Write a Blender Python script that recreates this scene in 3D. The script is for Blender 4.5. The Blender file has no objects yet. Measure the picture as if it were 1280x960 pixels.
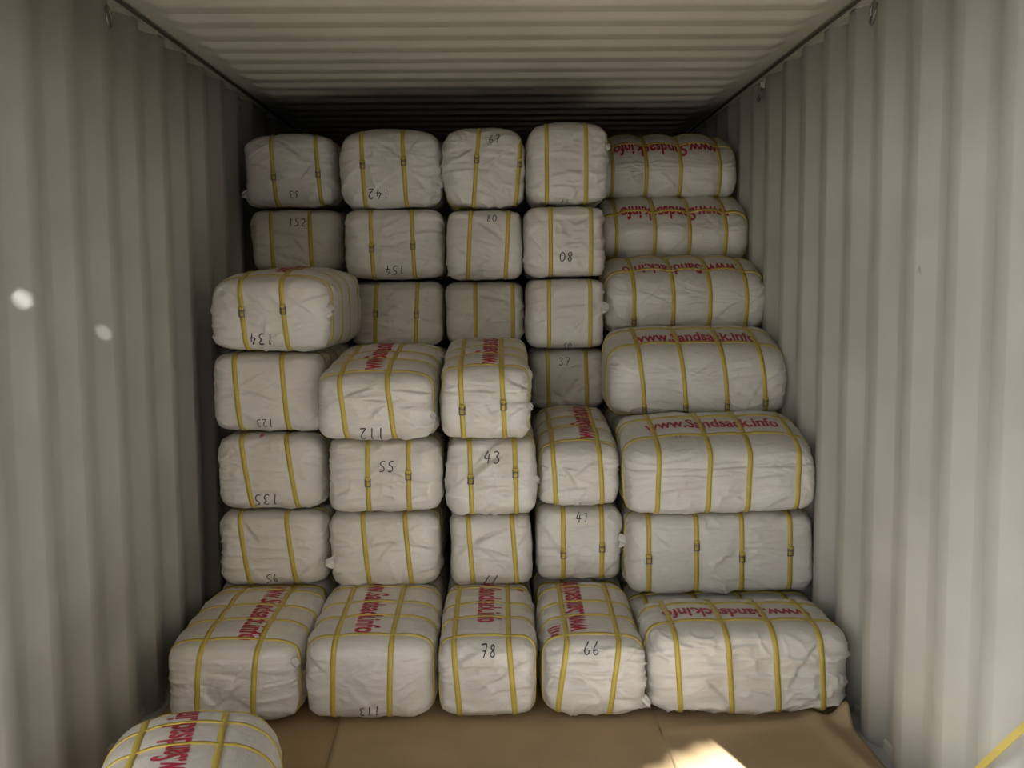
import bpy, bmesh, math, random
import numpy as np
from mathutils import Matrix, Vector
random.seed(7)
R = math.radians
C = bpy.context.scene.collection
scn = bpy.context.scene

# ------------------------------------------------------------------ camera
cam_d = bpy.data.cameras.new('camera'); cam = bpy.data.objects.new('camera', cam_d); C.objects.link(cam)
cam_d.sensor_width = 36; cam_d.lens = 36 * 1340 / 1280; cam_d.clip_start = .02
p_, y_, r_ = R(5.63), R(.556), R(.45)
fw = Vector((math.sin(y_)*math.cos(p_), math.cos(y_)*math.cos(p_), -math.sin(p_)))
rt = Vector((math.cos(y_), -math.sin(y_), 0)); up = rt.cross(fw)
rt2 = rt*math.cos(r_) - up*math.sin(r_); up2 = up*math.cos(r_) + rt*math.sin(r_)
M3 = Matrix((rt2, up2, -fw)).transposed()
cam.matrix_world = Matrix.Translation((0, 0, 1.475)) @ M3.to_4x4()
scn.camera = cam

# ------------------------------------------------------------------ light
scn.view_settings.view_transform = 'Standard'; scn.view_settings.look = 'None'
scn.view_settings.gamma = 1; scn.view_settings.use_curve_mapping = False
scn.view_settings.exposure = 1.5
w = bpy.data.worlds.new('sky'); scn.world = w; w.use_nodes = True
nt = w.node_tree; bg = nt.nodes['Background']
sky = nt.nodes.new('ShaderNodeTexSky'); sky.sky_type = 'NISHITA'; sky.sun_disc = False
sky.sun_elevation = R(22); sky.sun_rotation = R(164); sky.air_density = 1; sky.dust_density = 2
nt.links.new(sky.outputs[0], bg.inputs[0]); bg.inputs[1].default_value = 0.10
sun_d = bpy.data.lights.new('sun', 'SUN'); sun_d.energy = 20; sun_d.angle = R(.53); sun_d.color = (1, .975, .94)
sun = bpy.data.objects.new('sun', sun_d); C.objects.link(sun)
SD = Vector((-.28, 1, -.42)).normalized()
sun.rotation_euler = SD.to_track_quat('-Z', 'Y').to_euler(); sun.location = (2, -10, 8)

# ------------------------------------------------------------------ materials
def mat(name, col, rough=.5, spec=.5, noise=None, bump=None, build=None):
    m = bpy.data.materials.new(name); m.use_nodes = True
    n, l = m.node_tree.nodes, m.node_tree.links; b = n['Principled BSDF']
    b.inputs['Base Color'].default_value = (*col, 1); b.inputs['Roughness'].default_value = rough
    b.inputs['Specular IOR Level'].default_value = spec
    tc = n.new('ShaderNodeTexCoord')
    if noise:
        col2, scale, lo, hi = noise
        t = n.new('ShaderNodeTexNoise'); t.inputs['Scale'].default_value = scale; t.inputs['Detail'].default_value = 6
        l.new(tc.outputs['Object'], t.inputs['Vector'])
        rp = n.new('ShaderNodeMapRange'); rp.inputs[1].default_value = lo; rp.inputs[2].default_value = hi
        l.new(t.outputs[0], rp.inputs[0])
        mx = n.new('ShaderNodeMix'); mx.data_type = 'RGBA'
        mx.inputs[6].default_value = (*col, 1); mx.inputs[7].default_value = (*col2, 1)
        l.new(rp.outputs[0], mx.inputs[0]); l.new(mx.outputs[2], b.inputs['Base Color'])
    if bump:
        sc, st, dist = bump
        t = n.new('ShaderNodeTexNoise'); t.inputs['Scale'].default_value = sc; t.inputs['Detail'].default_value = 5
        l.new(tc.outputs['Object'], t.inputs['Vector'])
        bp = n.new('ShaderNodeBump'); bp.inputs['Strength'].default_value = st; bp.inputs['Distance'].default_value = dist
        l.new(t.outputs[0], bp.inputs['Height']); l.new(bp.outputs[0], b.inputs['Normal'])
    if build: build(n, l, b, tc)
    return m

def weave(n, l, b, tc):
    # fine woven tapes + small crinkles
    a = n.new('ShaderNodeTexWave'); a.wave_type = 'BANDS'; a.bands_direction = 'X'; a.inputs['Scale'].default_value = 90
    c = n.new('ShaderNodeTexWave'); c.wave_type = 'BANDS'; c.bands_direction = 'Z'; c.inputs['Scale'].default_value = 90
    d = n.new('ShaderNodeTexNoise'); d.inputs['Scale'].default_value = 26; d.inputs['Detail'].default_value = 5; d.inputs['Distortion'].default_value = .6
    mp = n.new('ShaderNodeMapping'); mp.inputs['Scale'].default_value = (1, 1, 2.4)
    l.new(tc.outputs['Object'], mp.inputs[0]); l.new(mp.outputs[0], d.inputs['Vector'])
    for t in (a, c): l.new(tc.outputs['Object'], t.inputs['Vector'])
    ad = n.new('ShaderNodeMath'); ad.operation = 'ADD'; l.new(a.outputs['Fac'], ad.inputs[0]); l.new(c.outputs['Fac'], ad.inputs[1])
    b1 = n.new('ShaderNodeBump'); b1.inputs['Strength'].default_value = .08; b1.inputs['Distance'].default_value = .001
    l.new(ad.outputs[0], b1.inputs['Height'])
    b2 = n.new('ShaderNodeBump'); b2.inputs['Strength'].default_value = .55; b2.inputs['Distance'].default_value = .006
    l.new(d.outputs[0], b2.inputs['Height']); l.new(b1.outputs[0], b2.inputs['Normal']); l.new(b2.outputs[0], b.inputs['Normal'])

def paint(n, l, b, tc):
    # beige container paint with soft grime, scuffs and rare rust specks
    src = b.inputs['Base Color'].links[0].from_socket
    sp = n.new('ShaderNodeTexNoise'); sp.inputs['Scale'].default_value = 9; sp.inputs['Detail'].default_value = 3
    mp = n.new('ShaderNodeMapping'); mp.inputs['Scale'].default_value = (1, 1, .35); l.new(tc.outputs['Object'], mp.inputs[0]); l.new(mp.outputs[0], sp.inputs['Vector'])
    rp = n.new('ShaderNodeMapRange'); rp.inputs[1].default_value = .755; rp.inputs[2].default_value = .79; l.new(sp.outputs[0], rp.inputs[0])
    mx = n.new('ShaderNodeMix'); mx.data_type = 'RGBA'; mx.inputs[7].default_value = (.16, .10, .06, 1)
    l.new(src, mx.inputs[6]); l.new(rp.outputs[0], mx.inputs[0]); l.new(mx.outputs[2], b.inputs['Base Color'])

def card(n, l, b, tc):
    src = b.inputs['Base Color'].links[0].from_socket
    w_ = n.new('ShaderNodeTexWave'); w_.bands_direction = 'X'; w_.inputs['Scale'].default_value = 40; w_.inputs['Distortion'].default_value = .4
    l.new(tc.outputs['Object'], w_.inputs['Vector'])
    bp = n.new('ShaderNodeBump'); bp.inputs['Strength'].default_value = .12; bp.inputs['Distance'].default_value = .001
    l.new(w_.outputs['Fac'], bp.inputs['Height']); l.new(bp.outputs[0], b.inputs['Normal'])

M_wall = mat('container_paint', (.52, .51, .475), .42, .45, ((.44, .43, .395), 3.0, .35, .7), None, paint)
M_ceil = mat('roof_paint', (.55, .51, .42), .42, .5, ((.48, .44, .35), 2.0, .35, .7), (60, .05, .002))
M_rail = mat('rail_paint', (.48, .45, .37), .45, .5, ((.40, .37, .30), 8, .3, .7))
M_seam = mat('dark_sealant', (.05, .045, .035), .7, .2, ((.08, .07, .05), 20, .3, .7))
M_floor = mat('floor_steel', (.50, .51, .50), .6, .3, ((.36, .36, .35), 6, .3, .7), (30, .2, .003))
M_card = mat('cardboard', (.47, .35, .21), .75, .2, ((.41, .30, .175), 4, .3, .7), None, card)
M_card2 = mat('cardboard_brown', (.42, .29, .155), .75, .2, ((.36, .245, .13), 4, .3, .7), None, card)
M_fab = mat('woven_polypropylene', (.69, .67, .645), .36, .5, ((.60, .575, .54), 5, .35, .75), None, weave)
M_strap = mat('yellow_strap', (.58, .46, .09), .4, .5, ((.50, .38, .07), 30, .3, .7), (400, .2, .001))
M_red = mat('red_print', (.42, .018, .05), .5, .4, ((.55, .10, .12), 45, .5, .75))
M_ink = mat('marker_ink', (.03, .03, .05), .6, .3, ((.08, .08, .10), 60, .4, .7))
M_metal = mat('buckle_steel', (.30, .29, .27), .35, .5, ((.18, .16, .14), 200, .4, .6)); M_metal.node_tree.nodes['Principled BSDF'].inputs['Metallic'].default_value = .8
M_ground = mat('yard_concrete', (.26, .255, .25), .9, .2, ((.22, .21, .20), 1.5, .3, .7))
M_out = mat('outer_paint', (.10, .13, .17), .6, .3, ((.14, .12, .10), 2, .4, .7))
M_blocker = mat('blocker_sheet', (.30, .31, .30), .6, .3, ((.22, .22, .21), 3, .4, .7))

# ------------------------------------------------------------------ helpers
def mesh_obj(name, V, Fs, m, parent=None, smooth=True):
    me = bpy.data.meshes.new(name)
    if isinstance(V, np.ndarray) and isinstance(Fs, np.ndarray):
        k = Fs.shape[1]
        me.vertices.add(len(V)); me.vertices.foreach_set('co', V.astype(np.float32).ravel())
        me.loops.add(Fs.size); me.loops.foreach_set('vertex_index', Fs.astype(np.int32).ravel())
        me.polygons.add(len(Fs)); me.polygons.foreach_set('loop_start', (np.arange(len(Fs))*k).astype(np.int32))
        me.update(calc_edges=True)
    else:
        me.from_pydata([tuple(v) for v in V], [], [tuple(f) for f in Fs]); me.update()
    if smooth: me.polygons.foreach_set('use_smooth', [True]*len(me.polygons))
    if m: me.materials.append(m)
    me.validate()
    o = bpy.data.objects.new(name, me); C.objects.link(o)
    if parent: o.parent = parent
    return o
def tag(o, label=None, cat=None, group=None, kind=None):
    if label: o['label'] = label
    if cat: o['category'] = cat
    if group: o['group'] = group
    if kind: o['kind'] = kind
    return o
def empty(name, loc, rot=(0, 0, 0)):
    o = bpy.data.objects.new(name, None); C.objects.link(o); o.location = loc; o.rotation_euler = rot; o.empty_display_size = .05
    return o
def box_vf(x0, x1, y0, y1, z0, z1):
    V = [(x, y, z) for x in (x0, x1) for y in (y0, y1) for z in (z0, z1)]
    F_ = [(0, 1, 3, 2), (4, 6, 7, 5), (0, 4, 5, 1), (2, 3, 7, 6), (0, 2, 6, 4), (1, 5, 7, 3)]
    return V, F_
def boxes(name, L, m, parent=None, bevel=0):
    V, F_ = [], []
    for b in L:
        v, f = box_vf(*b); o = len(V); V += v; F_ += [tuple(i+o for i in q) for q in f]
    ob = mesh_obj(name, V, F_, m, parent, False)
    if bevel:
        md = ob.modifiers.new('bevel', 'BEVEL'); md.width = bevel; md.segments = 2
    return ob
def tube(pts, r, seg=8, closed=False):
    pts = [Vector(p) for p in pts]; n = len(pts); V, F_ = [], []
    for i, p in enumerate(pts):
        a = pts[(i-1) % n] if (closed or i) else p; b = pts[(i+1) % n] if (closed or i < n-1) else p
        t = (b-a).normalized(); u = t.orthogonal() if abs(t.z) > .95 else t.cross(Vector((0, 0, 1))); u.normalize(); v = t.cross(u)
        for k in range(seg):
            an = 2*math.pi*k/seg; V.append(p + u*math.cos(an)*r + v*math.sin(an)*r)
    for i in range(n if closed else n-1):
        j = (i+1) % n
        for k in range(seg): F_.append((i*seg+k, i*seg+(k+1) % seg, j*seg+(k+1) % seg, j*seg+k))
    if not closed: F_ += [tuple(range(seg))[::-1], tuple(range((n-1)*seg, n*seg))]
    return V, F_

# ------------------------------------------------------------------ container shell
XL, XR, Y0, Y1, H = -1.195, 1.155, 1.6, 7.9, 2.35
D = .036
def wall_profile(y, centre, side, pitch=.278):
    # distance outwards from the inner flat
    t = ((y - centre + pitch/2) % pitch) - pitch/2; t = abs(t)
    i, s = .036, .068
    return 0 if t < i else (D if t > i+s else D*(t-i)/s)
def corr_wall(name, x, side, centre, ztop):
    ys = []
    k0 = int((Y0-centre)/.278) - 1
    y = Y0; ys = [Y0]
    k = k0
    while True:
        c = centre + k*.278
        for o in (-.104, -.036, .036, .104):
            for e in (-.004, .004):
                if Y0 < c+o+e < Y1: ys.append(c+o+e)
        if c > Y1: break
        k += 1
    ys = sorted(ys) + [Y1]
    zs = [0, .3, .8, 1.3, 1.8, ztop]; V, F_ = [], []
    for yy in ys:
        for z in zs: V.append((x + side*wall_profile(yy, centre, side), yy, z))
    n = len(zs)
    for i in range(len(ys)-1):
        for j in range(n-1): F_.append((i*n+j, (i+1)*n+j, (i+1)*n+j+1, i*n+j+1))
    o = mesh_obj(name, V, F_, M_wall); o['kind'] = 'structure'
    md = o.modifiers.new('solid', 'SOLIDIFY'); md.thickness = .003; md.offset = -1 if side < 0 else 1
    return o
HR = H - .018
corr_wall('wall_left', XL, -1, 3.908, HR+.005)
corr_wall('wall_right', XR, 1, 3.865, HR+.005)
# ceiling: corrugated across the container, ribs end short of the rails
xs = np.concatenate([[XL+.004, XL+.05], np.linspace(XL+.06, XL+.13, 7), np.linspace(XL+.3, XR-.3, 4), np.linspace(XR-.13, XR-.06, 7), [XR-.05, XR-.004]])
ys = np.arange(Y0, Y1, .209/16); P = []
for yy in ys:
    t = ((yy - 3.54) / .209) % 1.0
    # lower plane for t in .1-.5 , raised for .6-1 : the slope facing the door is around t=0
    if t < .09 or t > .91: a = (((t+.5) % 1)-.41)/.18
    elif t < .5: a = 1.0
    elif t < .68: a = 1-(t-.5)/.18
    else: a = 0.0
    a = a*a*(3-2*a)
    for x in xs:
        e = min(1, max(0, (min(x-XL, XR-x)-.055)/.07)); e = e*e*(3-2*e)
        P.append((x, yy, H + .028 - .028*a*e - .014*(1-e)))
nx = len(xs); P = np.array(P)
ii, jj = np.meshgrid(np.arange(len(ys)-1), np.arange(nx-1), indexing='ij'); b0 = (ii*nx+jj).ravel()
o = mesh_obj('ceiling', P, np.stack([b0, b0+1, b0+nx+1, b0+nx], 1), M_ceil); o['kind'] = 'structure'
for nm, x, s in (('trim_1', XL, -1), ('trim_2', XR, 1)):
    xa, xb = sorted((x, x + s*.07))
    o = boxes(nm, [(xa, xb, Y0, Y1, HR, HR+.075)], M_rail); o['kind'] = 'structure'
for nm, x, s in (('trim_3', XL, 1), ('trim_4', XR, -1)):   # sealant bead between rail and roof
    V, F_ = tube([(x+s*.003, Y0, H+.001), (x+s*.003, 4.0, H+.001), (x+s*.003, Y1, H+.001)], .006)
    o = mesh_obj(nm, V, F_, M_seam); o['kind'] = 'structure'
for nm, x, s in (('trim_5', XL, -1), ('trim_6', XR, 1)):   # bottom side rails
    xa, xb = sorted((x + s*.030, x + s*.09))
    o = boxes(nm, [(xa, xb, Y0, Y1, -.05, .035)], M_rail, None, .006); o['kind'] = 'structure'
o = boxes('floor', [(XL-.07, XR+.07, Y0, Y1, -.05, 0)], M_floor); o['kind'] = 'structure'
o = boxes('wall_back', [(XL-.07, XR+.07, Y1, Y1+.04, 0, 2.42)], M_wall); o['kind'] = 'structure'
# door frame (header and two posts) at the open end
o = boxes('door_frame', [(XL-.1, XR+.1, Y0-.1, Y0, 2.28, 2.44), (XL-.1, XL, Y0-.1, Y0, -.15, 2.28), (XR, XR+.1, Y0-.1, Y0, -.15, 2.28)], M_rail, None, .005); o.name = 'trim_7'; o['kind'] = 'structure'
o = boxes('roof_cover', [(XL-.1, XR+.1, Y0, Y1+.04, 2.41, 2.44)], M_rail); o.name = 'trim_8'; o['kind'] = 'structure'
# yard outside
o = boxes('ground', [(-30, 30, -40, Y0-.1, -.2, -.15)], M_ground); o['kind'] = 'structure'
# unseen sheet added to block the sun; cut edge and slots shape the patches
def blocker():
    z0, z1 = 3.0, 3.0015; root = empty('sun_blocker', (0, 0, 0))
    ed = lambda y: -.21 + .28*(-1.36-y)          # open left edge, running along the sun's path
    V, F_ = [], []
    def poly(pts):
        n = len(pts); o = len(V); V.extend([(x, y, z0) for x, y in pts] + [(x, y, z1) for x, y in pts])
        F_.append(tuple(o+i for i in range(n))); F_.append(tuple(o+i for i in range(2*n-1, n-1, -1)))
        F_.extend((o+i, o+i+n, o+(i+1) % n+n, o+(i+1) % n) for i in range(n))
    def row(ya, yb, *gaps):
        xs_ = [-1.3] + [g for gp in gaps for g in gp] + [-.04]
        for a, b in zip(xs_[::2], xs_[1::2]): poly([(a, ya), (b, ya), (b, yb), (a, yb)])
    row(1.5, -.70); row(-.70, -.735, (-.095, -.0895)); row(-.735, -.975); row(-.975, -1.03, (-.168, -.160)); row(-1.03, -1.68)
    poly([(-1.3, -1.68), (-.04, -1.68), (ed(-3.0), -3.0), (-1.3, -3.0)])
    poly([(-.04, 1.5), (3.2, 1.5), (3.2, -6.4), (2.76, -6.4), (2.735, -3.87), (2.70, -3.86), (2.66, -3.94), (2.62, -3.93), (2.57, -4.00), (2.53, -3.99), (2.49, -4.08), (2.44, -4.09), (2.38, -4.45), (2.15, -4.9), (2.05, -5.8), (1.9, -6.3), (1.25, -6.4), (ed(-6.4), -6.4), (-.04, -1.68)])
    mesh_obj('slotted_sheet', V, F_, M_blocker, root, False)
    for x, y in ((3.1, 1.3), (3.1, -3.7), (1.7, -6.0)): boxes('post', [(x-.05, x+.05, y-.05, y+.05, -.15, 3.0)], M_blocker, root)
    tag(root, 'grey slotted sheet on posts, added unseen outside the doors to block the sun', 'blocker')
blocker()
def reflector_leaf():  # unseen leaf added as a sunlit reflector to brighten the right wall
    root = empty('door_reflector', (XL-.03, Y0-.06, 0), (0, 0, R(-90-24)))
    V, F_ = [], []; n_ = 60
    for i in range(n_+1):
        t = i/n_*1.14; ph = (t/.28) % 1; d = 0 if ph < .3 else (.036*(ph-.3)/.2 if ph < .5 else (.036 if ph < .8 else .036*(1-ph)/.2))
        V += [(t, -.02-d, .02), (t, -.02-d, 2.26)]
    mesh_obj('door_panel', V, [(2*i, 2*i+2, 2*i+3, 2*i+1) for i in range(n_)], M_wall, root, False)
    boxes('door_frame', [(0, 1.16, -.05, 0, -.02, .06), (0, 1.16, -.05, 0, 2.20, 2.28), (0, .05, -.05, 0, .06, 2.2), (1.11, 1.16, -.05, 0, .06, 2.2)], M_rail, root, .004)
    for x in (.25, .9):
        V, F_ = tube([(x, -.09, -.05), (x, -.09, 2.3)], .016, 12); mesh_obj('locking_bar', V, F_, M_rail, root)
    tag(root, 'unseen door leaf added outside to bounce sun onto the right wall', 'door')
reflector_leaf()
def side_blocker():  # unseen dark block added to keep light from the right off the left wall
    root = empty('side_light_blocker', (0, 0, 0)); V, F_ = [], []
    ys_ = np.arange(-9.2, .6, .0695); n_ = len(ys_)
    for i, y in enumerate(ys_):
        x = 3.3 if (i//2) % 2 else 3.336
        V += [(x, y, -.1), (x, y, 2.4)]
    F_ = [(2*i, 2*i+1, 2*i+3, 2*i+2) for i in range(n_-1)]
    mesh_obj('side_panel', V, F_, M_out, root, False)
    boxes('frame', [(3.34, 5.7, -9.2, .6, -.15, 2.44)], M_out, root)
    tag(root, 'dark blue corrugated block added unseen outside to stop light from the right', 'container')
side_blocker()
def back_blocker():  # unseen dark mass added to cut the light from straight behind the camera
    root = empty('back_blocker', (3.2, -9.5, -.15)); V, F_ = [], []
    n_ = 120
    for i in range(n_+1):
        x = -4.2 + i*9.6/n_; V += [(x, (i % 2)*.03, 0), (x, (i % 2)*.03, 3.8)]
    mesh_obj('sheet_wall', V, [(2*i, 2*i+1, 2*i+3, 2*i+2) for i in range(n_)], M_out, root, False)
    boxes('blocker_shell', [(-4.2, 5.4, -6, -.02, 0, 3.85)], M_out, root)
    boxes('blocker_gate', [(-.5, 2.6, .03, .09, 0, 3.0)], M_blocker, root)
    tag(root, 'low dark block added unseen behind the camera to stop light from the rear', 'building')
back_blocker()

# ------------------------------------------------------------------ lashing rings under the top rails
def ring(x, y, s, lab):
    root = empty('lashing_ring', (x, y, HR-.005))
    boxes('bracket', [(-.010, .010, -.012, .012, -.022, .004)], M_rail, root, .003)
    pts = [(-s*.012 + -s*.012*(1-math.cos(a))*0, .022*math.sin(a) + .012*(1-math.cos(a)), -.045 + .030*math.cos(a)) for a in np.linspace(0, 2*math.pi, 20, endpoint=False)]
    V, F_ = tube(pts, .005, 8, True); mesh_obj('wire_loop', V, F_, M_metal, root)
    tag(root, lab, 'lashing ring', 'lashing rings under the roof rails')
ring(XL-.012, 3.38, -1, 'steel lashing ring high on the left wall near the photo top edge')
ring(XL-.012, 5.03, -1, 'steel lashing ring high on the left wall, close above the bale stack')
ring(XR+.012, 3.38, 1, 'steel lashing ring high on the right wall near the photo top edge')
ring(XR+.012, 4.85, 1, 'small steel lashing ring high on the right wall, the farther in')

# ------------------------------------------------------------------ cardboard on the floor
def sheet(name, outline, z, m, label, lift=None, th=.004):
    # outline polygon (ccw) -> triangulated grid clipped by bisecting is overkill: bilinear quad patch
    (a, b, c, d) = [np.array(p, float) for p in outline]
    n, k = 60, 40; V = []
    for i in range(n+1):
        for j in range(k+1):
            u, v = i/n, j/k
            p = a*(1-u)*(1-v) + b*u*(1-v) + c*u*v + d*(1-u)*v
            h = z + .002*math.sin(p[0]*9+p[1]*5) + .002
            if lift: h += lift(p[0], p[1])
            V.append((p[0], p[1], h))
    V = np.array(V); ii, jj = np.meshgrid(np.arange(n), np.arange(k), indexing='ij'); b0 = (ii*(k+1)+jj).ravel()
    o = mesh_obj(name, V, np.stack([b0, b0+k+1, b0+k+2, b0+1], 1), m)
    md = o.modifiers.new('solid', 'SOLIDIFY'); md.thickness = th; md.offset = 1
    tag(o, label, 'cardboard', 'cardboard sheets covering the floor'); return o
def crease(x, y):
    d = (x - (1.02 + .18*max(0, 3.45-y)**1.2)) ; h = .016*math.exp(-(d/.035)**2)
    d2 = math.hypot(x-1.13, y-3.40); h += .06*math.exp(-(d2/.035)**2)
    return h + .010*math.exp(-((y-3.36-(x-.7)*.12)/.03)**2)*(1 if x > .5 else 0)
sheet('cardboard_sheet', [(-1.17, 2.3), (-.47, 2.3), (-.50, 3.75), (-1.17, 3.75)], .001, M_card2, 'brown cardboard sheet on the floor at the left, running under the loose bale')
sheet('cardboard_sheet', [(-.53, 2.7), (.53, 2.7), (.505, 3.8), (-.56, 3.8)], .006, M_card, 'tan cardboard sheet on the floor in front of the middle bales', lambda x, y: .0)
sheet('cardboard_sheet', [(.508, 2.75), (1.14, 2.75), (1.13, 3.55), (.505, 3.55)], .006, M_card, 'tan cardboard sheet at the right with a creased, turned-up corner by the wall', crease)

# ------------------------------------------------------------------ noise
def hash3(ix, iy, iz):
    h = (ix*374761393 + iy*668265263 + iz*2147483647 + 1013904223) & 0xffffffff
    h = ((h ^ (h >> 13))*1274126177) & 0xffffffff
    return ((h ^ (h >> 16)) & 0xffffff)/float(0xffffff)
def vnoise(P):
    i = np.floor(P).astype(np.int64); f = P-i; f = f*f*f*(f*(f*6-15)+10); r = 0
    for dx in (0, 1):
        wx = f[:, 0] if dx else 1-f[:, 0]
        for dy in (0, 1):
            wy = f[:, 1] if dy else 1-f[:, 1]
            for dz in (0, 1):
                wz = f[:, 2] if dz else 1-f[:, 2]
                r = r + wx*wy*wz*hash3(i[:, 0]+dx, i[:, 1]+dy, i[:, 2]+dz)
    return r*2-1

# ------------------------------------------------------------------ bale shape
class Bale:
    def __init__(s, a, b, c, n=5., m=6., seed=0, tstraps=(), lstraps=(), pinch=1., lean=(0., 0.), hems=(), dome=.0, wr=1., front='X', lskew=0., tskew=0., endbulge=.02, taper=0.):
        s.a, s.b, s.c, s.n, s.m = a, b, c, n, m; s.seed = seed; s.ts, s.ls = tstraps, lstraps
        s.pinch = pinch; s.lean = lean; s.dome, s.wr, s.front, s.lskew, s.tskew, s.eb = dome, wr, front, lskew, tskew, endbulge
        rg = np.random.RandomState(seed+11); s.off = rg.rand(3)*50
        s.folds = []
        for _ in range(9):   # fold edges on the visible vertical face
            ang = rg.choice([rg.uniform(-.25, .25), rg.uniform(-.25, .25), rg.uniform(.5, .95), -rg.uniform(.5, .95)])
            s.folds.append((rg.uniform(-.9, .9), rg.uniform(-.8, .8), ang, rg.uniform(.05, .13), rg.choice([-1, 1])*rg.uniform(.004, .0085)))
        for z_, am in hems: s.folds.append((0., z_, rg.uniform(-.03, .03), 9., am))
        # arclength table of the cross-section from the top centre towards +y
        th = np.linspace(0, math.pi, 400); py, pz = np.sin(th), np.cos(th)
        k = (np.abs(py)**n+np.abs(pz)**n)**(-1/n); s.ty, s.tz = py*k, pz*k
        s.tl = np.concatenate([[0], np.cumsum(np.hypot(np.diff(s.ty*b), np.diff(s.tz*c)))])
    def Fq(s, q): return ((np.abs(q[:, 1])**s.n+np.abs(q[:, 2])**s.n)**(s.m/s.n)+np.abs(q[:, 0])**s.m)**(1/s.m)
    def normal(s, q):
        x, y, z = q.T; r = np.abs(y)**s.n+np.abs(z)**s.n+1e-12
        g = np.stack([np.sign(x)*np.abs(x)**(s.m-1)/s.a, r**(s.m/s.n-1)*np.sign(y)*np.abs(y)**(s.n-1)/s.b, r**(s.m/s.n-1)*np.sign(z)*np.abs(z)**(s.n-1)/s.c], 1)
        return g/np.linalg.norm(g, axis=1)[:, None]
    def surf(s, q, off=0., near=None):
        N = s.normal(q); P = q*np.array([s.a, s.b, s.c]); d = np.zeros(len(q)); att = np.ones(len(q))
        for t in s.ts:
            dd = (q[:, 0]-(t+s.tskew*q[:, 2]))*s.a; wgt = 1-np.abs(N[:, 0])**2; g = np.exp(-(dd/.028)**2)*wgt
            d -= s.pinch*(.004*g + .002*np.exp(-(dd/.07)**2)*wgt); att = np.minimum(att, 1-.85*np.exp(-(dd/.022)**2)*wgt)
        for t in s.ls:
            dd = (q[:, 1]-(t+s.lskew*q[:, 2]))*s.b; wgt = 1-np.abs(N[:, 1])**2; g = np.exp(-(dd/.028)**2)*wgt
            d -= .004*g; att = np.minimum(att, 1-.85*np.exp(-(dd/.022)**2)*wgt)
        if s.wr:
            X = P + s.off
            wv = np.stack([vnoise(X*5), vnoise(X*5+7.3), vnoise(X*5+13.1)], 1)*.05
            topw = np.clip(N[:, 2], 0, 1)**2
            lo = vnoise(X*np.array([4.5, 4.5, 6]))
            r1 = 1-np.abs(vnoise((X+wv)*np.array([8, 8, 22.]))); r1 = r1**5
            r2 = 1-np.abs(vnoise((X+wv*1.4)*np.array([15, 15, 20.])+9)); r2 = r2**6
            # small cloth crinkle
            r3 = vnoise((X+wv*.6)*np.array([30, 30, 55.])+3)
            msk = .35+.65*np.clip(vnoise(X*6+31)*1.5+.4, 0, 1)
            wd = .007*lo + msk*(.0075*r1 + .0050*r2) + .0010*r3 - .004
            wd *= (1-.72*topw)
            if s.front == 'X': fac = np.clip(np.abs(N[:, 0])*1.3-.3, 0, 1); u, v = P[:, 1], P[:, 2]; hu = s.b
            else: fac = np.clip(np.abs(N[:, 1])*1.3-.3, 0, 1); u, v = P[:, 0], P[:, 2]; hu = s.a
            for (fu, fv, an, ln, am) in s.folds:
                du, dv = u-fu*hu, v-fv*s.c; ca, sa = math.cos(an), math.sin(an)
                al, pr = du*ca+dv*sa, -du*sa+dv*ca + (1.2*(du*ca+dv*sa)**2 if ln < 5 else .004*np.sin(du*19+fv*7))
                env = np.exp(-(al/ln)**4)*fac
                wd += am*env*(1/(1+np.exp(-pr/.0022))-.5)*np.exp(-np.abs(pr)/.035)*1.5
            # gathered corners: pleats radiating from the four corners of the end
            d += wd*att*s.wr
        d += s.eb*np.clip(np.abs(N[:, 0]), 0, 1)**3*(1-q[:, 1]**2)*(1-q[:, 2]**2)
        P = P + N*(d+off)[:, None]
        if s.dome: P[:, 2] += s.dome*(1-q[:, 0]**4)*(1-q[:, 1]**2)*(q[:, 2] > 0)*np.abs(q[:, 2])
        up_ = np.clip(q[:, 2]*1.4+.1, 0, 1)
        P[:, 2] += up_*(s.lean[0]*q[:, 0] + s.lean[1]*q[:, 1])
        return P, N
    def body(s, res=.0055):
        ns = [max(8, int(2*h/res)) for h in (s.a, s.b, s.c)]
        lat = [np.linspace(-1, 1, k+1) for k in ns]
        idx = {}; V = []; quads = []
        base = 0; key_all = []; Q = []
        for ax in range(3):
            u, v = [(1, 2), (2, 0), (0, 1)][ax]
            for sg in (-1, 1):
                iu, iv = np.meshgrid(np.arange(ns[u]+1), np.arange(ns[v]+1), indexing='ij')
                co = np.zeros((iu.size, 3)); co[:, u] = lat[u][iu.ravel()]; co[:, v] = lat[v][iv.ravel()]; co[:, ax] = sg
                ki = np.zeros((iu.size, 3), np.int64); ki[:, u] = iu.ravel(); ki[:, v] = iv.ravel(); ki[:, ax] = 0 if sg < 0 else ns[ax]
                Q.append(co); key_all.append(ki[:, 0]*10**8+ki[:, 1]*10**4+ki[:, 2])
                W = ns[v]+1; a_, b_ = np.meshgrid(np.arange(ns[u]), np.arange(ns[v]), indexing='ij'); b0 = (a_*W+b_).ravel()+base
                q = np.stack([b0, b0+W, b0+W+1, b0+1], 1)
                if sg < 0: q = q[:, ::-1]
                quads.append(q); base += iu.size
        Q = np.concatenate(Q); K = np.concatenate(key_all); Fc = np.concatenate(quads)
        _, first, inv = np.unique(K, return_index=True, return_inverse=True)
        Q = Q[first]; Fc = inv.ravel()[Fc]
        q = Q/s.Fq(Q)[:, None]
        return s.surf(q)[0], Fc
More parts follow.
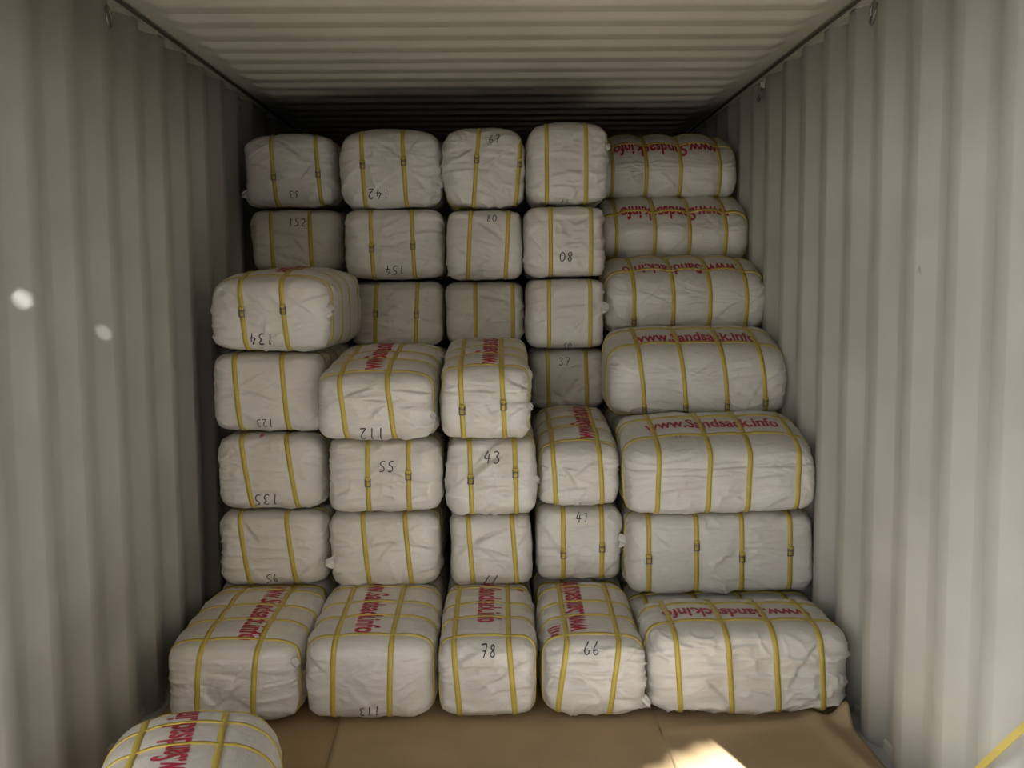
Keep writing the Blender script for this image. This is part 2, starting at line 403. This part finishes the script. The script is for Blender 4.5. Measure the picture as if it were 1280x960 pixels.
    def solve(s, fixed_ax, fix, p):
        # scale the two free coordinates so that F = 1
        lo, hi = np.zeros(len(p)), np.full(len(p), 1.5)
        for _ in range(36):
            mid = (lo+hi)/2; q = p*mid[:, None]; q[:, fixed_ax] = fix; f = s.Fq(q) > 1
            hi = np.where(f, mid, hi); lo = np.where(f, lo, mid)
        q = p*lo[:, None]; q[:, fixed_ax] = fix; return q
    def loop(s, ax, t, skew, hw, nn=150):
        u = np.linspace(0, 4, nn, endpoint=False); k = u.astype(int); f = (u-k)*2-1; o = np.ones(nn)
        c1 = np.choose(k, [f, o, -f, -o]); c2 = np.choose(k, [-o, f, o, -f])
        rings = []
        A = s.a if ax == 0 else s.b
        for e in (-1, 1):
            p = np.zeros((nn, 3))
            if ax == 0: p[:, 1], p[:, 2] = c1, c2
            else: p[:, 0], p[:, 2] = c1, c2
            fix = t + skew*p[:, 2] + e*hw/A
            q = s.solve(ax, fix, p); rings.append(q)
        mid = rings[0]*.5+rings[1]*.5; mid = mid/s.Fq(mid)[:, None]
        V = []
        Pm, Nm = s.surf(mid, .0); 
        for q, off in ((rings[0], -.003), (rings[0], .0035), (rings[1], .0035), (rings[1], -.003)):
            P, N = s.surf(q, off); P = P - N*(((P-Pm)*N).sum(1)-off)[:, None]*.7; V.append(P)
        V = np.stack(V, 1).reshape(-1, 3); F_ = []
        for i in range(nn):
            j = (i+1) % nn
            for k2 in range(4): F_.append((i*4+k2, i*4+(k2+1) % 4, j*4+(k2+1) % 4, j*4+k2))
        return V, np.array(F_)
    def top_pt(s, x, v, off):
        x = np.clip(np.asarray(x, float)/s.a, -.985, .985); v = np.asarray(v, float)
        yy = np.interp(np.abs(v), s.tl, s.ty)*np.sign(v); zz = np.interp(np.abs(v), s.tl, s.tz)
        k = (1-np.abs(x)**s.m)**(1/s.m); return s.surf(np.stack([x, yy*k, zz*k], 1), off)
    def end_pt(s, y, z, off, sgn=1):
        q = np.stack([np.full(len(y), .0), np.clip(np.asarray(y)/s.b, -.97, .97), np.clip(np.asarray(z)/s.c, -.97, .97)], 1)
        r = np.minimum((np.abs(q[:, 1])**s.n+np.abs(q[:, 2])**s.n)**(s.m/s.n), .999); q[:, 0] = sgn*(1-r)**(1/s.m)
        return s.surf(q, off)
    def side_pt(s, x, z, off, sgn=-1):
        q = np.stack([np.asarray(x)/s.a, np.zeros(len(x)), np.asarray(z)/s.c], 1)
        r = (1-np.abs(q[:, 0])**s.m)**(s.n/s.m)-np.abs(q[:, 2])**s.n; q[:, 1] = sgn*np.maximum(r, 1e-3)**(1/s.n)
        return s.surf(q, off)

# ------------------------------------------------------------------ lettering
def text_mesh(body, wide, high):
    cu = bpy.data.curves.new('t', 'FONT'); cu.body = body; cu.size = 1; cu.resolution_u = 3; cu.offset = .026
    ob = bpy.data.objects.new('t', cu); C.objects.link(ob)
    dg = bpy.context.evaluated_depsgraph_get(); me = bpy.data.meshes.new_from_object(ob.evaluated_get(dg))
    bpy.data.objects.remove(ob); bpy.data.curves.remove(cu)
    bm = bmesh.new(); bm.from_mesh(me); bmesh.ops.remove_doubles(bm, verts=bm.verts, dist=1e-4)
    xs_ = [v.co.x for v in bm.verts]; x0, x1 = min(xs_), max(xs_)
    for v in bm.verts: v.co = Vector(((v.co.x-x0)/(x1-x0)*wide - wide/2, v.co.y/.73*high - high*.5, 0))
    bmesh.ops.triangulate(bm, faces=bm.faces)
    for _ in range(5):
        L = [e for e in bm.edges if e.calc_length() > .013]
        if not L: break
        bmesh.ops.subdivide_edges(bm, edges=L, cuts=1); bmesh.ops.triangulate(bm, faces=bm.faces)
    V = np.array([v.co[:2] for v in bm.verts]); bm.verts.index_update()
    F_ = np.array([[v.index for v in f.verts] for f in bm.faces]); bm.free(); bpy.data.meshes.remove(me)
    return V, F_
TXT = text_mesh('www.Sandsack.info', .51, .084)

ST = {'0': [[(.5, 1), (.1, .75), (.08, .3), (.45, 0), (.85, .25), (.88, .75), (.5, 1)]],
      '1': [[(.35, .85), (.55, 1), (.5, 0)]],
      '2': [[(.1, .8), (.45, 1), (.85, .8), (.7, .5), (.1, .02), (.95, .05)]],
      '3': [[(.1, .9), (.5, 1), (.85, .8), (.4, .55), (.9, .3), (.55, 0), (.1, .1)]],
      '4': [[(.55, 1), (.05, .4), (.95, .4)], [(.7, .75), (.62, 0)]],
      '5': [[(.9, 1), (.25, .97), (.2, .6), (.65, .6), (.88, .3), (.55, 0), (.1, .08)]],
      '6': [[(.7, 1), (.25, .65), (.1, .25), (.45, 0), (.85, .2), (.75, .48), (.2, .35)]],
      '7': [[(.05, .95), (.95, 1), (.45, 0)], [(.3, .5), (.85, .52)]],
      '8': [[(.5, .52), (.15, .78), (.5, 1), (.85, .78), (.5, .52), (.1, .25), (.5, 0), (.9, .25), (.5, .52)]],
      '9': [[(.85, .65), (.45, .5), (.12, .75), (.5, 1), (.88, .75), (.8, .3), (.55, 0)]],
      '~': [[(0, .4), (.15, .8), (.3, .3), (.5, .6), (.65, .3), (.8, .55), (1, .35)]],
      'N': [[(.05, .0), (.2, 1), (.75, .1), (.95, 1)]], '/': [[(.1, 0), (.8, 1)]]}
def strokes(txt, h, wd, width, rot180, skew=0.):
    """thin ribbons for handwriting -> 2D verts, faces"""
    V, F_ = [], []; adv = wd*1.25; tot = adv*len(txt)-wd*.25
    for i, ch in enumerate(txt):
        for line in ST[ch]:
            pts = []
            for (a, b), (c, d) in zip(line, line[1:]):
                L = math.hypot((c-a)*wd, (d-b)*h); k = max(2, int(L/.004))
                pts += [(a+(c-a)*t/k, b+(d-b)*t/k) for t in range(k)]
            pts.append(line[-1])
            pts = [((x+.12*y)*wd + i*adv - tot/2, (y-.5)*h) for x, y in pts]
            for _ in range(2): pts = [pts[0]]+[((p[0]+q[0]*2+r[0])/4, (p[1]+q[1]*2+r[1])/4) for p, q, r in zip(pts, pts[1:], pts[2:])]+[pts[-1]]
            o = len(V)
            for j, p in enumerate(pts):
                a, b = pts[max(0, j-1)], pts[min(len(pts)-1, j+1)]; tx, ty = b[0]-a[0], b[1]-a[1]; L = math.hypot(tx, ty) or 1
                nx_, ny_ = -ty/L*width/2, tx/L*width/2; V += [(p[0]+nx_, p[1]+ny_), (p[0]-nx_, p[1]-ny_)]
            for j in range(len(pts)-1): F_.append((o+2*j, o+2*j+1, o+2*j+3, o+2*j+2))
    V = np.array(V)
    if rot180: V = -V
    if skew: c, s_ = math.cos(skew), math.sin(skew); V = V @ np.array([[c, s_], [-s_, c]])
    return V, np.array(F_)

def buckle_vf(p, n, t, w_=.019, h_=.03):
    """steel wire buckle: rectangular frame with a middle bar, plus the fold of strap"""
    n, t = Vector(n), Vector(t); s_ = t.cross(n); p = Vector(p)+n*.006; V, F_ = [], []
    def bar(c, ax, L, r=.0021):
        a = p+c-ax*L/2; b = p+c+ax*L/2; v, f = tube([a, b], r, 6); o = len(V); V.extend(v); F_.extend(tuple(i+o for i in q) for q in f)
    bar(t*h_/2, s_, w_); bar(-t*h_/2, s_, w_); bar(s_*w_/2, t, h_); bar(-s_*w_/2, t, h_); bar(t*.004, s_, w_)
    return V, F_

# ------------------------------------------------------------------ building a bale
def cone_pt(bl, face, u, v, off):
    if face == 'end': return bl.end_pt(u, v, off)
    return bl.side_pt(u, v, off)
def make_bale(label, group, ctr, dims, rot, side=False, seed=0, text=None, straps=(-.36, .36), tst=(-.70, -.16, .28, .78), skew=0., num=None, extra=None,
              buckles=(), dome=.0, n=6.5, m=9., wr=1., res=.0055, lv=0., ears=(), tskew=0., eb=.018, pinch=1., lean=0., hems=()):
    """dims = (length, width, height); length axis local X. End-on bales show local +X to the doors."""
    a, b, c = dims[0]/2, dims[1]/2, dims[2]/2
    if not side and ctr[2] > .3: pinch *= 1.7; tst = tst if lean else (-.72, -.25, .2, .60)
    bl = Bale(a, b, c, n, m, seed, tst, straps, pinch, (0., lean) if side else (-lean, 0.), hems, dome, wr, 'Y' if side else 'X', skew, tskew, eb)
    root = empty('strapped_bale', (ctr[0], ctr[1], ctr[2]), rot)
    V, F_ = bl.body(res); mesh_obj('fabric_body', V, F_, M_fab, root)
    S = {}
    for k, t in enumerate(straps):
        V, F_ = bl.loop(1, t, skew, .0088); S['L%d' % k] = mesh_obj('lengthwise_strap', V, F_, M_strap, root)
    for k, t in enumerate(tst):
        V, F_ = bl.loop(0, t, tskew, .0088 if side else .0062); S['T%d' % k] = mesh_obj('crosswise_strap', V, F_, M_strap, root)
    for (key, z) in buckles:        # on the face towards the doors
        k = int(key[1])
        if side: q, N = bl.side_pt(np.array([(tst[k]+tskew*z)*a]), np.array([z*c]), .001)
        else: q, N = bl.end_pt(np.array([(straps[k]+skew*z)*b]), np.array([z*c]), .001)
        Vv, Ff = buckle_vf(q[0], N[0], (0, 0, 1)); mesh_obj('buckle', Vv, Ff, M_metal, S[key])
        q2 = Vector(q[0])+Vector(N[0])*.008+Vector((0, 0, .017)); tx = Vector((1, 0, 0)) if side else Vector((0, 1, 0))
        Vv, Ff = tube([q2-tx*.010, q2+tx*.010], .0055, 8); o = mesh_obj('strap_fold', Vv, Ff, M_strap, S[key])
    if text:                        # (direction, lateral centre v, lengthwise centre)
        mode, v0, x0 = text; T, TF = TXT
        if mode == '+': X, Y = T[:, 0]+x0, T[:, 1]+v0           # reads along +x, up = +y
        else: X, Y = -T[:, 0]+x0, -T[:, 1]+v0
        P, _ = bl.top_pt(X, Y, .0018); mesh_obj('printed_lettering', P, TF, M_red, root, False)
    if extra:                       # small illegible red print on the top: (x, v) 
        for (x0, v0, L, W_) in extra:
            Vs, Fs = [], []
            for k in range(4):
                for j in range(5):
                    for i in range(2): Vs.append((x0 + (k*.3+.16*i)*L, v0 + (j/4-.5)*W_*(1-.15*k)))
                o_ = k*10; Fs += [(o_+2*j, o_+2*j+1, o_+2*j+3, o_+2*j+2) for j in range(4)]
            Vs = np.array(Vs); P, _ = bl.top_pt(Vs[:, 0], Vs[:, 1], .0018); mesh_obj('small_print', P, np.array(Fs), M_red, root, False)
    for nm in (num or []):
        txt, u, v, r180, h = nm[:5]; mt = nm[5] if len(nm) > 5 else M_ink; wd = h*.62
        T, TF = strokes(txt, h, wd, h*.10 if mt is M_ink else h*.2, r180)
        if side: P, _ = bl.top_pt(T[:, 0]+u*a, T[:, 1]+v, .0018)
        elif len(nm) > 6: P, _ = bl.top_pt(-T[:, 1]+u*a, T[:, 0]+v, .0018)
        else: P, _ = bl.end_pt(T[:, 0]+u*b, T[:, 1]+v*c, .0018)
        mesh_obj('handwritten_number' if mt is M_ink else 'red_mark', P, TF, mt, root, False)
    for (ey, ez, sz) in ears:       # folded cloth corner sticking out of the end, at (y,z) fractions
        if side: base, N = bl.side_pt(np.array([ey*a*.93]), np.array([ez*c*.85]), -.006)
        else: base, N = bl.end_pt(np.array([ey*b*.93]), np.array([ez*c*.85]), -.006)
        out = Vector((ey, -.35, ez*.25)).normalized() if side else Vector((.35, ey, ez*.25)).normalized()
        ax = Vector((0, 0, 1)); nrm = out.cross(ax).normalized(); Vs = []; g = 10
        for i in range(g+1):
            for j in range(g+1):
                u_, v_ = i/g, (j/g-.5)
                wdt = sz*(1.1-.65*u_**1.5); p = Vector(base[0])+out*(sz*.75*u_)+ax*(v_*wdt)+nrm*(.010*math.sin(v_*7+u_*3)+.008*u_*u_)
                Vs.append(tuple(p))
        Fs = [(i*(g+1)+j, (i+1)*(g+1)+j, (i+1)*(g+1)+j+1, i*(g+1)+j+1) for i in range(g) for j in range(g)]
        o = mesh_obj('corner_fold', Vs, Fs, M_fab, root); md = o.modifiers.new('solid', 'SOLIDIFY'); md.thickness = .003; md.offset = 0
    tag(root, label, 'bale', group)
    return root

E_ = -math.pi/2     # end-on: local +X to the doors (-Y), local +Y to the right
def end_bale(label, x0, x1, z0, z1, yf, L=.67, yaw=0., roll=0., pitch=0., **k):
    """front face spans x0..x1, z0..z1 at depth yf"""
    cx, cz = (x0+x1)/2, (z0+z1)/2; ya = E_+R(yaw); d = Vector((math.cos(ya), math.sin(ya)))
    ctr = (cx - d.x*L/2 + 0, yf - d.y*L/2, cz)
    return make_bale(label, 'end-on bales in the four left columns', ctr, (L, x1-x0, z1-z0), (R(roll), R(pitch), ya), **k)
def side_bale(label, x0, x1, z0, z1, yf, W=.44, yaw=0., roll=0., pitch=0., **k):
    return make_bale(label, 'side-on bales along the right wall', ((x0+x1)/2, yf+W/2, (z0+z1)/2), (x1-x0, W, z1-z0), (R(pitch), R(roll), R(yaw)), side=True, **k)

# strap fractions come from the strap positions on each front face
def fr(x0, x1, *xs_): return tuple((x-x0)/(x1-x0)*2-1 for x in xs_)
n = 0
def sd():
    global n; n += 1; return n*13+5
UP = ('+', 0., 0.)      # letters reading away from the doors would run along -x ; '-' flips both
AWAY = '-'; TOWARD = '+'

# ---- column 1 (against the left wall)
end_bale('pale bale at the top left, topmost of the first column by the left wall', -1.155, -.725, 1.80, 2.115, 4.85, straps=fr(302, 420, 343, 397), skew=-.03, roll=1.5, dome=.03, n=5.2,
         num=[('83', .10, -.66, True, .034)], buckles=[('L0', -.15), ('L1', -.1)], seed=sd(), ears=[(-1, -.7, .04)])
end_bale('dim bale numbered 152, second from the top beside the left wall', -1.145, -.72, 1.51, 1.80, 4.92, straps=fr(307, 428, 338, 388), skew=-.02, num=[('152', .06, .55, False, .036)], seed=sd())
end_bale('bale numbered 134 upside down, jutting forward with its right side showing', -1.09, -.62, 1.205, 1.50, 3.95, straps=fr(258, 420, 307, 360), skew=-.05, roll=0, dome=.028, n=5.2,
         num=[('134', -.10, -.62, True, .042)], buckles=[('L0', .05), ('L1', .12)], text=(AWAY, .02, -.02), lean=.015, seed=sd(), yaw=-3, ears=[(.97, .1, .05)])
end_bale('bale numbered 123 upside down, directly under the jutting bale by the left wall', -1.10, -.665, .90, 1.205, 4.0, straps=fr(263, 405, 299, 357), skew=-.05,
         num=[('123', -.02, -.71, True, .030)], hems=((.78, -.003),), seed=sd(), dome=.006)
end_bale('bale numbered 135 upside down, with a red stroke at its top edge', -1.09, -.665, .60, .90, 4.0, straps=fr(267, 405, 308, 363), skew=-.10,
         num=[('135', -.06, -.66, True, .042), ('N', -.15, .93, False, .018, M_red)], seed=sd(), n=5)
end_bale('bale second from the floor in the left column, number 95 at its bottom edge', -1.09, -.665, .305, .60, 4.0, straps=fr(268, 405, 303, 360), skew=-.09, num=[('95', -.0, -.71, True, .034)], seed=sd())
end_bale('leftmost bale on the floor, red lettering along its top, behind the loose bale', -1.13, -.675, .014, .295, 3.42, straps=fr(203, 372, 249, 318), skew=.04, text=(TOWARD, .055, .0), L=.62, yaw=-1.5,
         lean=.018, hems=((.72, -.005),), seed=sd(), dome=.02, ears=[(.98, .6, .04)])
# ---- column 2
end_bale('big bale numbered 142 upside down, second from the left in the top row', -.70, -.245, 1.78, 2.11, 4.7, straps=fr(424, 552, 455, 505), skew=-.03, dome=.035, n=5.2,
         num=[('142', -.22, -.62, True, .042)], buckles=[('L0', .12), ('L1', .18)], seed=sd(), ears=[(.98, -.4, .04)])
end_bale('bale numbered 154 upside down, under the bale numbered 142', -.69, -.24, 1.47, 1.785, 4.7, straps=fr(429, 555, 466, 516), skew=-.02, num=[('154', .03, -.71, True, .038)],
         buckles=[('L0', -.12), ('L1', -.05)], seed=sd())
end_bale('shaded set-back bale with two buckles, right of the jutting bale', -.685, -.255, 1.165, 1.47, 4.8, straps=fr(437, 553, 471, 520), skew=.03, buckles=[('L0', .05), ('L1', .0)], seed=sd())
end_bale('forward bale numbered 112 upside down with faded red lettering on top', -.667, -.232, .90, 1.178, 3.75, straps=fr(397, 547, 434, 492), skew=-.06, num=[('112', -.03, -.74, True, .040)],
         text=(AWAY, -.03, -.0), lean=.040, seed=sd(), dome=.025, yaw=-1.2, ears=[(.97, -.4, .035)])
end_bale('bale with two knotted strap loops and faint number 55, below the bale numbered 112', -.655, -.22, .605, .895, 3.9, straps=fr(407, 553, 461, 511), skew=.0,
         num=[('55', .05, .28, False, .040), ('N', -.08, .95, False, .014, M_red)], buckles=[('L0', -.12), ('L1', .05)], seed=sd())
end_bale('bale without number directly above the floor bale numbered 113, loose corner at its left', -.66, -.235, .31, .605, 3.95, straps=fr(410, 550, 458, 510), skew=-.06, seed=sd(), ears=[(-.98, -.35, .05)])
end_bale('second floor bale from the left, red lettering on top, number 113 at its bottom edge', -.668, -.228, .014, .31, 3.42, straps=fr(378, 545, 418, 489), skew=.02, text=(TOWARD, -.01, -.02),
         num=[('113', .02, -.68, True, .032)], L=.62, lean=.018, seed=sd(), dome=.012, wr=.8, n=6)
# ---- column 3
end_bale('bale numbered 67 with a slanting strap at right, third from left in the top row', -.25, .112, 1.775, 2.115, 4.65, straps=fr(553, 657, 596, 648), skew=.08, dome=.02, n=5.2,
         num=[('67', .25, .70, False, .034)], buckles=[('L0', .2), ('L1', .1)], seed=sd(), wr=1.3)
end_bale('bale numbered 80, directly under the bale numbered 67', -.24, .103, 1.465, 1.775, 4.65, straps=fr(558, 655, 588, 634), skew=.05, num=[('80', .18, .72, False, .032)], seed=sd(), wr=1.3)
end_bale('dim narrow bale without number, behind and above the forward bale with two bright buckles', -.255, .105, 1.175, 1.465, 4.8, straps=fr(553, 655, 593, 640), skew=.0, seed=sd())
end_bale('forward bale with two shiny buckles and red lettering on top', -.225, .11, .895, 1.20, 3.75, straps=fr(548, 663, 577, 627), skew=-.03, buckles=[('L0', -.22), ('L1', -.12)],
         text=(AWAY, .0, .0), lean=.040, seed=sd(), dome=.02, wr=1.2, ears=[(.98, -.2, .03)])
end_bale('bale numbered 43 with two buckles, third layer from the floor', -.213, .135, .59, .895, 3.9, straps=fr(556, 672, 588, 643), skew=-.02, num=[('43', -.0, .52, False, .044)],
         buckles=[('L0', -.02), ('L1', .12)], seed=sd(), wr=1.2, ears=[(.99, -.1, .035)])
end_bale('bale with two slanted ink strokes at its bottom edge, above the floor bale numbered 78', -.207, .112, .31, .595, 3.95, straps=fr(560, 665, 588, 642), skew=-.06, num=[('//', .0, -.74, False, .04)], seed=sd())
end_bale('floor bale numbered 78 with red lettering on top', -.225, .113, .014, .305, 3.42, straps=fr(545, 673, 571, 640), skew=-.06, text=(TOWARD, .01, -.10), num=[('78', .02, .78, False, .036)],
         extra=[(-.22, .12, .05, .035)], L=.62, lean=.018, seed=sd(), dome=.008, wr=1.3, n=6)
# ---- column 4
end_bale('tallest bale, rightmost of the four end-on bales in the top row', .112, .472, 1.785, 2.125, 4.6, straps=fr(657, 765, 683, 733), skew=-.0, dome=.03, n=5.2, num=[('17', -.08, -.93, True, .025)],
         seed=sd(), wr=1.2, ears=[(.99, .5, .03)])
end_bale('bale numbered 08, second from the top beside the right-hand side-on stack', .10, .455, 1.475, 1.785, 4.6, straps=fr(655, 758, 688, 738), skew=.0, num=[('80', .02, -.42, True, .042)], seed=sd(), wr=1.2)
end_bale('bale with a tiny number 50 at its bottom edge, under the bale numbered 08', .105, .455, 1.165, 1.475, 4.6, straps=fr(657, 758, 686, 737), skew=.0, num=[('50', .02, -.88, False, .028)], seed=sd(), ears=[(.99, .2, .05)])
end_bale('dark set-back bale numbered 37, behind the forward bales in the middle', .125, .465, .885, 1.165, 4.7, straps=fr(665, 758, 687, 733), skew=-.02, num=[('37', -.12, .60, False, .034)], seed=sd())
end_bale('bale with red lettering on its rounded top, above the bale numbered 41', .128, .45, .61, .89, 3.95, straps=fr(672, 778, 694, 751), skew=-.04, text=(AWAY, .02, .0), num=[('1', .0, -.85, False, .02)],
         lean=.040, seed=sd(), dome=.025, wr=1.3, n=5.5)
end_bale('bale numbered 41, second from the floor', .122, .458, .31, .61, 4.0, straps=fr(668, 778, 703, 751), skew=-.0, num=[('41', .06, .72, False, .036)], buckles=[('L0', -.2), ('L1', -.05)], seed=sd(), ears=[(.98, .1, .05)])
end_bale('floor bale numbered 66 with red lettering on top and a torn lower corner', .118, .478, .014, .305, 3.42, straps=fr(675, 815, 703, 770), skew=.10, text=(AWAY, -.06, -.03), num=[('66', -.06, .80, False, .038)],
         extra=[(.17, -.13, .06, .05)], L=.62, lean=.018, hems=((.05, .004),), seed=sd(), dome=.01, wr=1.5, n=4.5, ears=[(.99, -.8, .05)])
# ---- column 5, side-on
def fs(x0, x1, *xs_): return fr(x0, x1, *xs_)
side_bale('topmost side-on bale by the right wall, upside-down red lettering', .47, 1.125, 1.84, 2.15, 5.12, tst=fs(757, 914, 772, 811, 850, 895), straps=(-.42, .42), text=(AWAY, -.145, .0), lean=.055, seed=sd(),
          dome=.012, n=2.8, m=8, pinch=3., pitch=5, wr=.7)
side_bale('second side-on bale from the top by the right wall, lettering crossed by a strap', .475, 1.155, 1.54, 1.85, 4.98, tst=fs(757, 934, 773, 820, 862, 906), straps=(-.62, .30), text=(AWAY, -.155, .0), lean=.055, seed=sd(),
          dome=.01, n=2.8, m=8, pinch=3., pitch=5, wr=.7)
side_bale('third side-on bale from the top by the right wall, upside-down lettering', .465, 1.165, 1.225, 1.54, 4.66, tst=fs(760, 960, 793, 842, 888, 934), straps=(-.45, .35), text=(AWAY, -.10, -.02), lean=.05, seed=sd(),
          dome=.015, n=3.2, m=8, pinch=2.2, pitch=4, buckles=[('T0', -.55), ('T1', -.6)], num=[('~', .30, .03, False, .018)])
side_bale('middle side-on bale by the right wall, upright lettering hidden in part by straps', .44, 1.155, .905, 1.225, 4.27, tst=fs(762, 988, 802, 855, 908, 957), straps=(-.45, .35), text=(TOWARD, -.045, .0), lean=.05, seed=sd(),
          dome=.02, n=4.6, m=8, pitch=2, buckles=[('T0', -.72), ('T1', -.68), ('T2', -.62), ('T3', -.55)], num=[('~~~', -.40, -.11, False, .016)], tskew=-.03)
side_bale('side-on bale with large upright lettering, jutting out above an unlettered bale', .46, 1.145, .60, .90, 3.84, tst=fs(785, 1020, 822, 886, 936, 998), straps=(-.42, .42), text=(TOWARD, -.0, -.0), lean=.05, hems=((.42, -.006),), seed=sd(),
          dome=.02, n=6.5, m=10, roll=-1.3, wr=1.2, num=[('45~~', -.38, -.115, False, .018)], tskew=.02)
side_bale('side-on bale without lettering and with four buckles, second from the floor', .475, 1.165, .285, .60, 3.9, tst=fs(787, 1020, 810, 870, 927, 988), straps=(-.42, .42), hems=((.62, -.004),), seed=sd(), n=6.5, m=10, roll=-.5,
          buckles=[('T0', -.08), ('T1', .22), ('T2', -.08), ('T3', .05)])
side_bale('bright crumpled side-on bale on the floor at the right', .485, 1.14, .014, .315, 3.40, tst=fs(815, 1073, 850, 917, 978, 1037), straps=(-.42, .42), text=(AWAY, -.03, -.01), hems=((.02, -.006),), seed=sd(),
          dome=.012, n=5.5, m=9, wr=1.7, tskew=-.03, num=[('~~', .45, .07, True, .018)])

# ---- loose bale in the left foreground
lb = make_bale('loose bale lying on the floor in the lower left corner', None, (-.775, 2.50, .175), (.67, .46, .33), (0, 0, E_+R(10)), seed=sd(), text=(AWAY, -.03, -.02), straps=(-.52, .36),
          tst=(-.82, -.45, -.05, .5), dome=.02, n=3.2, m=5, wr=.8)

# ---- second file: bales partly seen behind / carrying the upper rows
def hidden(name_lab, x0, x1, z0, z1, yf, side=False, **k):
    f = side_bale if side else end_bale
    o = f(name_lab, x0, x1, z0, z1, yf, res=.016, seed=sd(), wr=.6, **k)
    o['group'] = 'bales of the second file'; return o
cols = [(-1.12, -.68, 'leftmost'), (-.66, -.235, 'second'), (-.225, .11, 'third'), (.118, .468, 'fourth')]
for x0, x1, nm_ in cols:
    hidden('floor bale of the second file, seen only as a strip behind the %s floor bale' % nm_, x0, x1, .014, .298, 4.06, tst=(-.7, -.1, .4, .88))
hidden('floor bale of the second file, seen only as a strip behind the side-on floor bale', .48, 1.16, .014, .28, 3.85, side=True, tst=(-.85, -.3, .2, .7))
HL = 'white bale buried behind the front stacks, carrying the upper rows'
hidden(HL, -1.12, -.68, 1.205, 1.505, 4.68)
hidden(HL, -1.12, -.68, .90, 1.20, 4.70); hidden(HL, -1.12, -.68, .60, .90, 4.70); hidden(HL, -1.12, -.68, .305, .60, 4.70)
for x0, x1 in ((-.66, -.235), (-.225, .11)):
    hidden(HL, x0, x1, .885, 1.165, 4.50); hidden(HL, x0, x1, .60, .88, 4.62); hidden(HL, x0, x1, .305, .60, 4.66)
hidden(HL, .125, .465, .605, .88, 4.68); hidden(HL, .125, .465, .305, .60, 4.70)
for z0, z1, ys_ in ((.285, .60, (4.36, 4.82)), (.60, .90, (4.30, 4.76)), (.905, 1.21, (4.74,)), (1.225, 1.53, (5.13,))):
    for y in ys_: hidden(HL, .48, 1.16, z0, z1, y, side=True, n=4)
hidden(HL, .48, 1.16, .905, 1.21, 5.2, side=True)
hidden(HL, .48, 1.16, .014, .28, 4.31, side=True)

# ------------------------------------------------------------------ loose yellow strap at the lower right
def at(px, py, Y):
    d = fw*1340 + rt2*(px-640) + up2*(480-py); o = Vector((0, 0, 1.475)); return o + d*(Y/d.y)
A, B = at(1228, 958, 2.42), at(1284, 903, 2.20); dr = (B-A)
P0, P1 = A-dr*1.6, B+dr*3.2
n_ = 40; V, F_ = [], []; L = P1-P0; sdv = Vector((0, .5, 1)).normalized(); sdv = (sdv-L.normalized()*sdv.dot(L.normalized())).normalized(); nv = L.normalized().cross(sdv)
for i in range(n_+1):
    t = i/n_; c = P0.lerp(P1, t) + nv*.004*math.sin(t*9); tw = sdv*math.cos(.25*math.sin(t*6)) + nv*math.sin(.25*math.sin(t*6)); th = nv*.0012
    V += [c-tw*.0085-th, c+tw*.0085-th, c+tw*.0085+th, c-tw*.0085+th]
for i in range(n_):
    for k in range(4): F_.append((i*4+k, i*4+(k+1) % 4, i*4+4+(k+1) % 4, i*4+4+k))
F_ += [(0, 1, 2, 3), (n_*4+3, n_*4+2, n_*4+1, n_*4)]
o = mesh_obj('packing_strap', V, F_, M_strap, None, False); tag(o, 'loose yellow packing strap slanting across the right wall in the lower right corner', 'strap')
